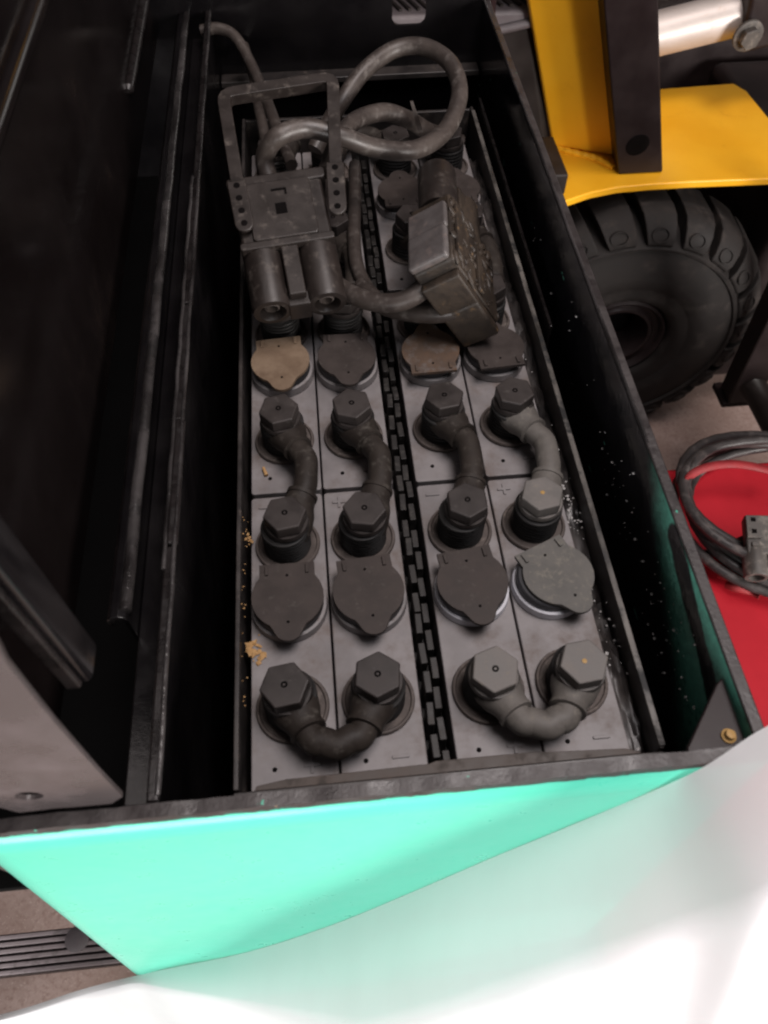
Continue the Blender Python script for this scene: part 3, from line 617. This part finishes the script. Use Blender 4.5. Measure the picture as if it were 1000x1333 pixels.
# rear battery terminals
for c, lab in ((3, 'boot and bolt of the rear right battery terminal under the cable loop'), (0, 'boot and bolt of the rear left battery terminal behind the plug')):
    t = thing('battery_terminal', lab, 'terminal', (CX[c], REAR[2], 0), 'battery end terminals')
    boot(t, (0, 0, .0165), (-.018 if c == 3 else .018, .022, .022), M['rubber']); bolt(t, 0, 0, .3)
ct = MB(); a, b = onz(548, 172, .060), onz(536, 132, .085)
d = (b - a); w = Vector((.0024, 0, 0)); o = a
tie = ct.add([-w, w, d + w * .5, d - w * .5, -w + Vector((0, .0012, 0)), w + Vector((0, .0012, 0)), d + w * .5 + Vector((0, .0012, 0)), d - w * .5 + Vector((0, .0012, 0))], [(0, 1, 2, 3), (7, 6, 5, 4), (0, 4, 5, 1), (1, 5, 6, 2), (2, 6, 7, 3), (3, 7, 4, 0)]).build('cable_tie', M['cable']); tie.location = a
tag(tie, 'loose cable tie end sticking up from the small cable arch', 'cable tie')

# ------------------------------------------------------------------ crumbs, flecks and dirt
def grit(name, spots, mat, label, flat=.5):
    m = MB()
    for (p, s) in spots:
        a = random.random() * 6; R = Matrix.Translation(p) @ Matrix.Rotation(a, 4, 'Z') @ Matrix.Rotation(random.uniform(-.5, .5), 4, 'X') @ Matrix.Diagonal((s, s * random.uniform(.5, 1), s * flat, 1))
        m.add([(1, 0, 0), (0, 1, 0), (-1, 0, 0), (0, -1, 0), (0, 0, 1), (0, 0, -1)], [(0, 1, 4), (1, 2, 4), (2, 3, 4), (3, 0, 4), (1, 0, 5), (2, 1, 5), (3, 2, 5), (0, 3, 5)], R)
    o = m.build(name, mat, ang=10); o['kind'] = 'stuff'; o['label'] = label; return o
sp_ = []
for k in range(34):
    p = onz(330 + random.gauss(0, 7), 848 + random.gauss(0, 7), .001); sp_.append((p, random.choice([.0008, .0012, .002, .003])))
for k in range(9): p = onz(324 + random.gauss(0, 2), 700 + random.gauss(0, 5), .003); sp_.append((p, random.uniform(.0007, .0018)))
for k in range(26): p = onz(318 + random.gauss(0, 2.5), random.uniform(660, 920), .006); sp_.append((p, random.uniform(.0004, .0009)))
grit('orange_crumbs', sp_, M['crumb'], 'orange crumbs scattered along the left edge of the cells', .4)
ch = MB().tube([(0, -.0035, 0), (0, .0035, .0006)], [.0014, .0010], 8).build('wood_chip', M['crumb']); ch.location = onz(345, 614, .0016); ch.rotation_euler = (0, 0, .3); tag(ch, 'small orange chip lying on the left cell', 'chip')
sp_ = []
for k in range(90):
    y = random.choice([random.gauss(.11, .025), random.gauss(.05, .015), random.gauss(.19, .02), random.uniform(0, .5)]); z = random.choice([random.gauss(.012, .006), random.gauss(.02, .012), random.uniform(-.01, .05)])
    sp_.append((Vector((XR - .0002, y, z)), random.choice([.0003, .0004, .0005, .0007, .0012])))
grit('glint_flecks', sp_, M['fleck'], 'pale flecks drawn for dust and glints on the glossy side wall', .9)
sp_ = []
for k in range(60):
    y = random.choice([random.gauss(.17, .012), random.gauss(.155, .008), random.gauss(.075, .02), random.uniform(0, .4)]); x = random.uniform(.214, .224)
    sp_.append((Vector((x, y, -.004 + random.uniform(-.004, .004))), random.choice([.0004, .0006, .0009, .0013])))
grit('sparkle_specks', sp_, M['fleck'], 'pale specks drawn for spatter and sparkle between the right cells and the tray wall', .7)
gapfill = MB()
gv, gf = [], []; ny = 90
for j in range(ny + 1):
    y = -.002 + .6 * j / ny
    for i in range(7): gv.append((BX1 + .0004 + (TR - .003 - BX1 - .0008) * i / 6, y, -.009 + random.uniform(-.0025, .0025) + .003 * sin(y * 40)))
for j in range(ny):
    for i in range(6): gf.append((j * 7 + i, j * 7 + i + 1, (j + 1) * 7 + i + 1, (j + 1) * 7 + i))
o = gapfill.add(gv, gf).build('packing_strip', M['tray'], None, ang=60); tag(o, 'grimy dark packing between the right cells and the tray wall', 'packing')

# ------------------------------------------------------------------ translucent plastic sheet over the front corner
top = [(1075, 905, .098), (985, 953, .092), (915, 999, .080), (840, 1034, .052), (740, 1076, .008), (640, 1117, -.055), (540, 1160, -.125), (430, 1205, -.205), (320, 1240, -.285), (200, 1265, -.35), (110, 1287, -.40), (30, 1313, -.44), (-60, 1335, -.46)]
def on_panel(u, v):
    lo, hi = -.6, .06
    for _ in range(40):
        m = (lo + hi) / 2; yp = YF - .0068 - .045 * (RZ - .0065 - m) / .60 - .0006
        if onz(u, v, m).y > yp: lo = m
        else: hi = m
    return onz(u, v, (lo + hi) / 2)
top = [(1600, 640, .10), (1330, 760, .10)] + top
T = catmull([on_panel(u, v) if 190 < u < 860 else onz(u, v, z) for u, v, z in top], 7); nT = len(T); cv, cf = [], []; NV = 26
for i, e in enumerate(T):
    s = i / (nT - 1)
    wb = (.046 + .024 * min(1, s * 1.8)) * (1 - .92 * max(0, min(1, (s - .62) / .18)))
    wob = .0012 * sin(i * .35) + .0006 * sin(i * .8 + 1)
    for k in range(NV + 1):
        t = k / NV; 
        if t < .4:
            q = t / .4; x = e.x; y = e.y - wb * q; z = e.z + wb * .34 * sin(q * pi * .5) + wob * q
        else:
            q = (t - .4) / .6; x = e.x - .01 * q; x = e.x + .02 * q; y = e.y - wb - .115 * q; z = e.z + wb * .34 + wob * (1 - q) - .30 * (q * 1.02 - .02 * sin(q * 7))
        cv.append((x, y, z))
for i in range(nT - 1):
    for k in range(NV): cf.append((i * (NV + 1) + k, (i + 1) * (NV + 1) + k, (i + 1) * (NV + 1) + k + 1, i * (NV + 1) + k + 1))
sheet = MB().add([Vector(p) - Vector((.1, -.1, -.3)) for p in cv], cf).build('plastic_sheet', M['film'], ang=180); sheet.location = (.1, -.1, -.3)
tag(sheet, 'milky white plastic sheet draped over the front corner and green panel', 'plastic sheet')

# ------------------------------------------------------------------ yellow forklift
PZ = -.25
yf = thing('yellow_forklift', 'yellow forklift with black guard leg and solid tyre beside the compartment', 'forklift', (.6, .95, FZ))
fp = [(735, 262), (770, 250), (805, 243), (850, 239), (900, 236), (1000, 232), (1130, 226), (1130, 210), (1060, 190), (1000, 152), (972, 118), (955, 108), (863, 115), (780, 124), (730, 150), (712, 185)]
fpl = [onz(u, v, PZ) for u, v in fp]
MB().prism([(p.x, p.y) for p in fpl], PZ - .012, PZ).build('fender_plate', M['yellow'], yf, .0025, world=True)
lean = (Vector((.461, .894, .002)) - Vector((.551, .917, -.25))).normalized()
def leaning(base_poly, length, name, mat, bev=.003):
    n = len(base_poly); lo = [Vector((x, y, PZ + .0005)) for x, y in base_poly]; d = lean * (length / lean.z)
    vs = lo + [p + d for p in lo]; fs = [tuple(range(n - 1, -1, -1)), tuple(range(n, 2 * n))] + [(i, (i + 1) % n, n + (i + 1) % n, n + i) for i in range(n)]
    return MB().add(vs, fs).build(name, mat, yf, bev, world=True)
bA = onz(805, 228, PZ); bB = onz(863, 225, PZ)
leg = leaning([(bA.x, bA.y), (bB.x, bB.y), (bB.x + .004, bB.y + .055), (bA.x + .004, bA.y + .055)], .75, 'guard_leg', M['blacksteel'])
ya = onz(718, 192, PZ); yb = onz(812, 206, PZ)
leaning([(ya.x, ya.y), (yb.x - .012, yb.y + .004), (yb.x, yb.y + .012), (yb.x + .004, yb.y + .16), (ya.x + .03, ya.y + .16)], .75, 'yellow_post', M['yellow'], .006)
# weld bead and a near-black disc painted as the shaded hole in the leg
wl = [Vector((p.x, p.y, PZ + .002)) for p in (onz(716, 190, PZ), onz(735, 197, PZ), onz(758, 203, PZ), onz(778, 209, PZ), onz(798, 220, PZ))]
MB().tube(catmull(wl, 6), [.005 + .0009 * sin(i * 2.1) for i in range(25)], 10).build('weld_bead', M['yellow'], yf, world=True, ang=60)
hb = ony(834, 188, bA.y - .0032 - .0225 * .2)
nrm_leg = Vector((0, -1, 0)); ua = Vector((1, 0, 0)) ; va = lean.copy(); nl = ua.cross(va).normalized(); nl = nl if nl.y < 0 else -nl
hcv = Vector((0, 0, 0)); basep = Vector((bA.x, bA.y, PZ)).lerp(Vector((bB.x, bB.y, PZ)), .47) + lean * .053
MB().lathe([(0, -.004), (.0170, -.004), (.0170, .0004), (.0160, .0007), (.0150, .0007), (0, .0007)], 28, frame(basep, ua, (nl.cross(ua)).normalized(), nl)).build('guard_hole_shade', M['hole'], leg, world=True)
# dark body cover with its vents
c0 = [ony(*p, 1.0) for p in ((612, 30), (694, 15), (716, 178), (722, 195), (660, 205))]
MB().prism([(p.x, p.z) for p in c0], -.12, 0, frame(Vector((0, 1.0, 0)), Vector((1, 0, 0)), Vector((0, 0, 1)), Vector((0, -1, 0)))).build('side_cover', M['plastic_dark'], yf, .012, world=True)
vq = ony(655, 12, 1.02)
vent = MB().box((.05, 1.0, vq.z - .016), (vq.x + .075, 1.3, vq.z + .006), ).build('vent_cover', M['plastic_grey'], yf, .006, world=True)
for k in range(26):
    MB().box((-.0025, 0, 0), (.0025, .20, .0032), Matrix.Translation((.08 + k * .0125, 1.012, vq.z + .0062)) @ Matrix.Rotation(.35, 4, 'Z')).build('vent_slat', M['plastic_dark'], vent, .0008, world=True)
q0, q1 = ony(652, 34, .999), ony(697, 22, .999)
MB().tube([(q0.x - .05, .998, q0.z - .012), (q1.x + .01, .998, q1.z - .004)], .006, 12).build('cover_bead', M['plastic_grey'], yf, world=True)
kn = [onz(706, 180, PZ + .03), onz(728, 238, PZ + .03)]
MB().box((-.012, 0, -.02), (.012, .10, .012), frame(kn[1], Vector((1, 0, 0)), (kn[0] - kn[1]).normalized(), Vector((0, 0, 1)))).build('rubber_stop', M['plastic_dark'], yf, .003, world=True)
# tilt cylinder, clevis and its bolt
c1, c2, c3 = ony(800, 58, 1.12), ony(905, 32, 1.12), ony(960, 18, 1.12)
MB().tube([c1, c1.lerp(c3, .5), c3], .0315, 28).build('tilt_cylinder', M['chrome'], yf, world=True)
dd = (c3 - c1).normalized()
clv = MB().box((0, -.045, -.040), (.14, .045, .045), frame(c3 - dd * .004, dd, Vector((0, 1, 0)), dd.cross(Vector((0, 1, 0))))).build('clevis', M['blacksteel'], yf, .008, world=True)
cb = ony(974, 47, 1.068)
MB().lathe([(0, -.004), (.022, -.004), (.022, .001), (.0185, .002), (.0185, .002), (0, .002)], 24, frame(cb, Vector((1, 0, 0)), Vector((0, 0, 1)), Vector((0, -1, 0)))).build('bolt_washer', M['plug_grey'], clv, world=True)
MB().prism(circ(0, 0, .0155, 6, .3), .002, .014, frame(cb, Vector((1, 0, 0)), Vector((0, 0, 1)), Vector((0, -1, 0)))).build('clevis_bolt', M['plug_grey'], clv, .0015, world=True)
MB().box((.36, 1.32, -.75), (1.7, 1.36, .6)).build('chassis_plate', M['blacksteel'], yf, world=True)
MB().box((.80, .90, -.70), (1.3, 1.3, -.275)).build('axle_housing', M['blacksteel'], yf, .02, world=True)
# wheel
WC = Vector((.571, .855, -.532)); WR = .252
WK = .985
wheel = bpy.data.objects.new('wheel', None); COL.objects.link(wheel); wheel.parent = yf; wheel.location = WC - yf.location; wheel.rotation_euler = (0, 0, radians(-4)); wheel.scale = (WK, WK, WK)
XW = frame(Vector((0, 0, 0)), Vector((1, 0, 0)), Vector((0, 0, 1)), Vector((0, -1, 0)))     # lathe axis = -y (towards the viewer)
MB().lathe_open([(.080, -.16), (.222, -.16), (.226, -.12), (.226, -.05), (.219, -.024), (.208, -.010), (.203, .001), (.200, .004), (.196, .004), (.193, .000), (.170, .006), (.145, .009), (.126, .008), (.122, .005), (.118, .004), (.105, .005), (.095, .002), (.090, -.002), (.086, -.012)], 72, XW).build('tyre', M['tyre'], wheel)
MB().lathe_open([(.046, -.10), (.085, -.10), (.085, -.008), (.081, -.004), (.077, -.008), (.074, -.016), (.066, -.018), (.061, -.012), (.056, -.012), (.050, -.026)], 56, XW).build('wheel_rim', M['blacksteel'], wheel)
MB().lathe([(0, -.10), (.048, -.10), (.048, -.070), (.040, -.064), (0, -.060)], 32, XW).build('hub', M['hole'], wheel)
# shoulder lugs
NL = 22; seg_a = 2 * pi / NL
def lug_mesh():
    m = MB(); a0 = seg_a * .385; rows_ = []
    prof = [(.202, .000), (.206, .0035), (.218, .0015), (.234, -.008), (.247, -.022), (.252, -.040), (.252, -.10), (.225, -.10), (.203, -.012)]
    K = 5
    vs = []
    for k in range(K + 1):
        f = -1 + 2 * k / K
        for (r, z) in prof:
            skew = .10 * (r - .193) / .06 * seg_a * 2 + (-z) * .9
            a = f * a0 * (1.0 if r > .21 else .92) + skew * .6; vs.append((r * cos(a), r * sin(a), z))
    n = len(prof); fs = [(k * n + i, (k + 1) * n + i, (k + 1) * n + (i + 1) % n, k * n + (i + 1) % n) for k in range(K) for i in range(n)]
    fs += [tuple(range(n)), tuple(K * n + i for i in range(n - 1, -1, -1))]
    # raised oval on each lug
    return m.add(vs, fs, XW)
lug = lug_mesh().build('tread_lug', M['tyre'], None, .0025, ang=30); COL.objects.unlink(lug)
ov = MB().lathe_open([(.0125, .0), (.0150, .0), (.0150, .003), (.0125, .003)], 20).mesh('lug_oval')
for k in range(NL):
    o = lug.copy(); COL.objects.link(o); o.parent = wheel; o.rotation_euler = (0, -(k * seg_a + .06), 0)
ovm = MB()
for k in range(NL):
    a = k * seg_a + .06; R = XW @ Matrix.Rotation(a, 4, 'Z') @ Matrix.Translation((.2215, .006, -.0022)) @ Matrix.Rotation(radians(28), 4, 'Y') @ Matrix.Diagonal((.9, 1.15, 1, 1))
    ovm.lathe_open([(.0105, .002), (.0130, .002), (.0126, .0040), (.0110, .0040)], 18, R)
ob = ovm.build('moulded_ovals', M['tyre'], wheel); ob['kind'] = 'stuff'
MB().lathe_open([(.0135, .004), (.0155, .004), (.0152, .0062), (.0138, .0062)], 24, XW @ Matrix.Rotation(.02, 4, 'Z') @ Matrix.Translation((.148, .01, 0)) @ Matrix.Diagonal((.8, 1.15, 1, 1))).build('moulded_mark', M['tyre'], wheel)

# ------------------------------------------------------------------ black leg and red strip at the right edge
b0, b1 = ony(962, 512, .72), ony(1032, 372, .66)
d = (b1 - b0).normalized()
deck = thing('red_machine', 'red machine with flat steel deck and slanted black leg right of the compartment', 'machine', (.6, .25, FZ))
lg = deck
MB().box((-.026, -.02, 0), (.026, .02, .75), frame(b0, Vector((1, 0, 0)), d.cross(Vector((1, 0, 0))).normalized(), d)).build('leg_bar', M['blacksteel'], lg, .003, world=True)
MB().box((b0.x - .034, b0.y - .02, b0.z - .012), (b0.x + .030, b0.y + .03, b0.z - .0005)).build('leg_foot', M['blacksteel'], lg, .003, world=True)
e0, e1 = ony(1000, 560, .62), ony(960, 452, .70)
lg2 = deck
MB().tube([ony(1040, 620, .60), ony(1000, 540, .66), ony(975, 490, .70)], .020, 16).build('frame_bar', M['plastic_dark'], lg2, world=True)
r0, r1 = ony(976, 470, .80), ony(1010, 395, .80)
rb = deck
MB().box((-.010, -.008, -.05), (.010, .008, .35), frame(r0, Vector((1, 0, 0)), (r1 - r0).normalized().cross(Vector((1, 0, 0))).normalized(), (r1 - r0).normalized())).build('red_bar', M['red'], rb, .002, world=True)

# ------------------------------------------------------------------ red deck, coiled charger cable and its plug
DZ = -.36
y1 = onz(930, 606, DZ).y
MB().prism(rrect(.262, -.25, 1.1, y1, .015), DZ - .05, DZ).build('deck_plate', M['red'], deck, .004, world=True)
MB().box((.30, -.22, FZ), (1.06, y1 - .03, DZ - .0505)).build('deck_base', M['blacksteel'], deck, world=True)
coil = thing('cable_coil', 'coiled black charger cable lying on the red deck', 'cable coil', (.60, .35, DZ))
loops = [(.612, .352, .150, .122, .010, .0), (.618, .345, .142, .112, .016, .4), (.606, .358, .132, .118, .020, 1.1), (.622, .362, .155, .105, .028, 2.0), (.615, .340, .146, .108, .031, 2.7), (.600, .352, .138, .100, .040, .9)]
for (cx, cy, rx, ry, h, ph) in loops:
    pts = [(cx + rx * cos(2 * pi * k / 36 + .1 * ph), cy + ry * sin(2 * pi * k / 36) + .004 * sin(3 * 2 * pi * k / 36 + ph), DZ + .008 + h + .007 * sin(2 * pi * k / 36 * 2 + ph)) for k in range(36)]
    vsn = MB(); P = [Vector(p) for p in pts]; P = P + [P[0], P[1]]
    vsn.tube(P, .0058, 12).build('coil_turn', M['coil'], coil, world=True, ang=60)
tl = [onz(u, v, z) for u, v, z in ((912, 722, DZ + .012), (940, 717, DZ + .02), (965, 704, DZ + .03), (985, 697, DZ + .045))]
MB().tube(catmull(tl, 6), .0052, 12).build('coil_tail', M['coil'], coil, world=True, ang=60)
# red webbing strap through the coil
S1 = [onz(u, v, z) for u, v, z in ((896, 660, DZ + .010), (893, 640, DZ + .03), (897, 622, DZ + .055), (915, 610, DZ + .062), (945, 604, DZ + .062), (975, 606, DZ + .058), (1010, 614, DZ + .05))]
S = catmull(S1, 6); sv, sf = [], []
for i, p in enumerate(S):
    t = (S[min(i + 1, len(S) - 1)] - S[max(i - 1, 0)]).normalized(); sd = t.cross(Vector((.25, -.35, .9))).normalized() * .0050
    sv += [p + sd, p - sd]
sf = [(2 * i, 2 * i + 2, 2 * i + 3, 2 * i + 1) for i in range(len(S) - 1)]
o0 = Vector(S[0]); stp = MB().add([p - o0 for p in sv], sf).build('red_strap', M['redcloth'], ang=60); stp.location = o0
so = stp.modifiers.new('solid', 'SOLIDIFY'); so.thickness = .0015; tag(stp, 'red webbing strap tied round the black cable coil', 'strap')
S1 = [onz(u, v, z) for u, v, z in ((926, 735, DZ + .008), (940, 738, DZ + .014), (955, 745, DZ + .010), (968, 750, DZ + .012))]
for k in range(3):
    P = [p + Vector((.004 * k, -.014 * k, 0)) for p in S1]; P = catmull(P, 5); o0 = Vector(P[0])
    c_ = MB().tube([p - o0 for p in P], [.004 + .002 * sin(i * .4) for i in range(len(P))], 10).build('red_cloth_fold', M['redcloth'], ang=60); c_.location = o0
    tag(c_, ['uppermost red cloth fold under the grey charger plug', 'middle red cloth fold under the grey charger plug', 'lowest red cloth fold under the grey charger plug'][k], 'cloth')
cpz = DZ + .065; pc = onz(997, 712, cpz)
cp = thing('charger_plug', 'dusty grey charger plug resting on the cable coil', 'plug', tuple(pc))
cp.scale = (.8, .8, .8); cp.rotation_euler = (radians(8), radians(-10), radians(-14))
b_ = MB().prism(rrect(-.024, -.010, .040, .050, .004), -.022, 0).build('plug_shell', M['plug_grey'], cp, .003)
MB().box((-.0235, .012, .0003), (-.004, .046, .0055)).build('latch_rail', M['plug_grey'], b_, .001)
for y in (.018, .036): MB().box((-.017, y, .0058), (-.011, y + .006, .0063)).build('latch_slot', M['hole'], b_)
MB().box((-.018, .0005, .0003), (-.006, .0065, .004)).build('latch_tab', M['plug_grey'], b_, .001)
for x in (-.012, .026):
    br = MB().lathe([(0, -.012), (.0155, -.012), (.0165, .0), (.0165, .028), (.0150, .031), (.0105, .031), (.0095, .020), (0, .020)], 24, Matrix.Translation((x, -.010, -.014)) @ Xy).build('plug_barrel', M['plug_grey'], cp)

for o in list(bpy.data.objects):
    if o.name not in COL.objects and o.users == 0: bpy.data.objects.remove(o)
SC.render.engine = 'CYCLES'
SC.cycles.filter_width = 2.2
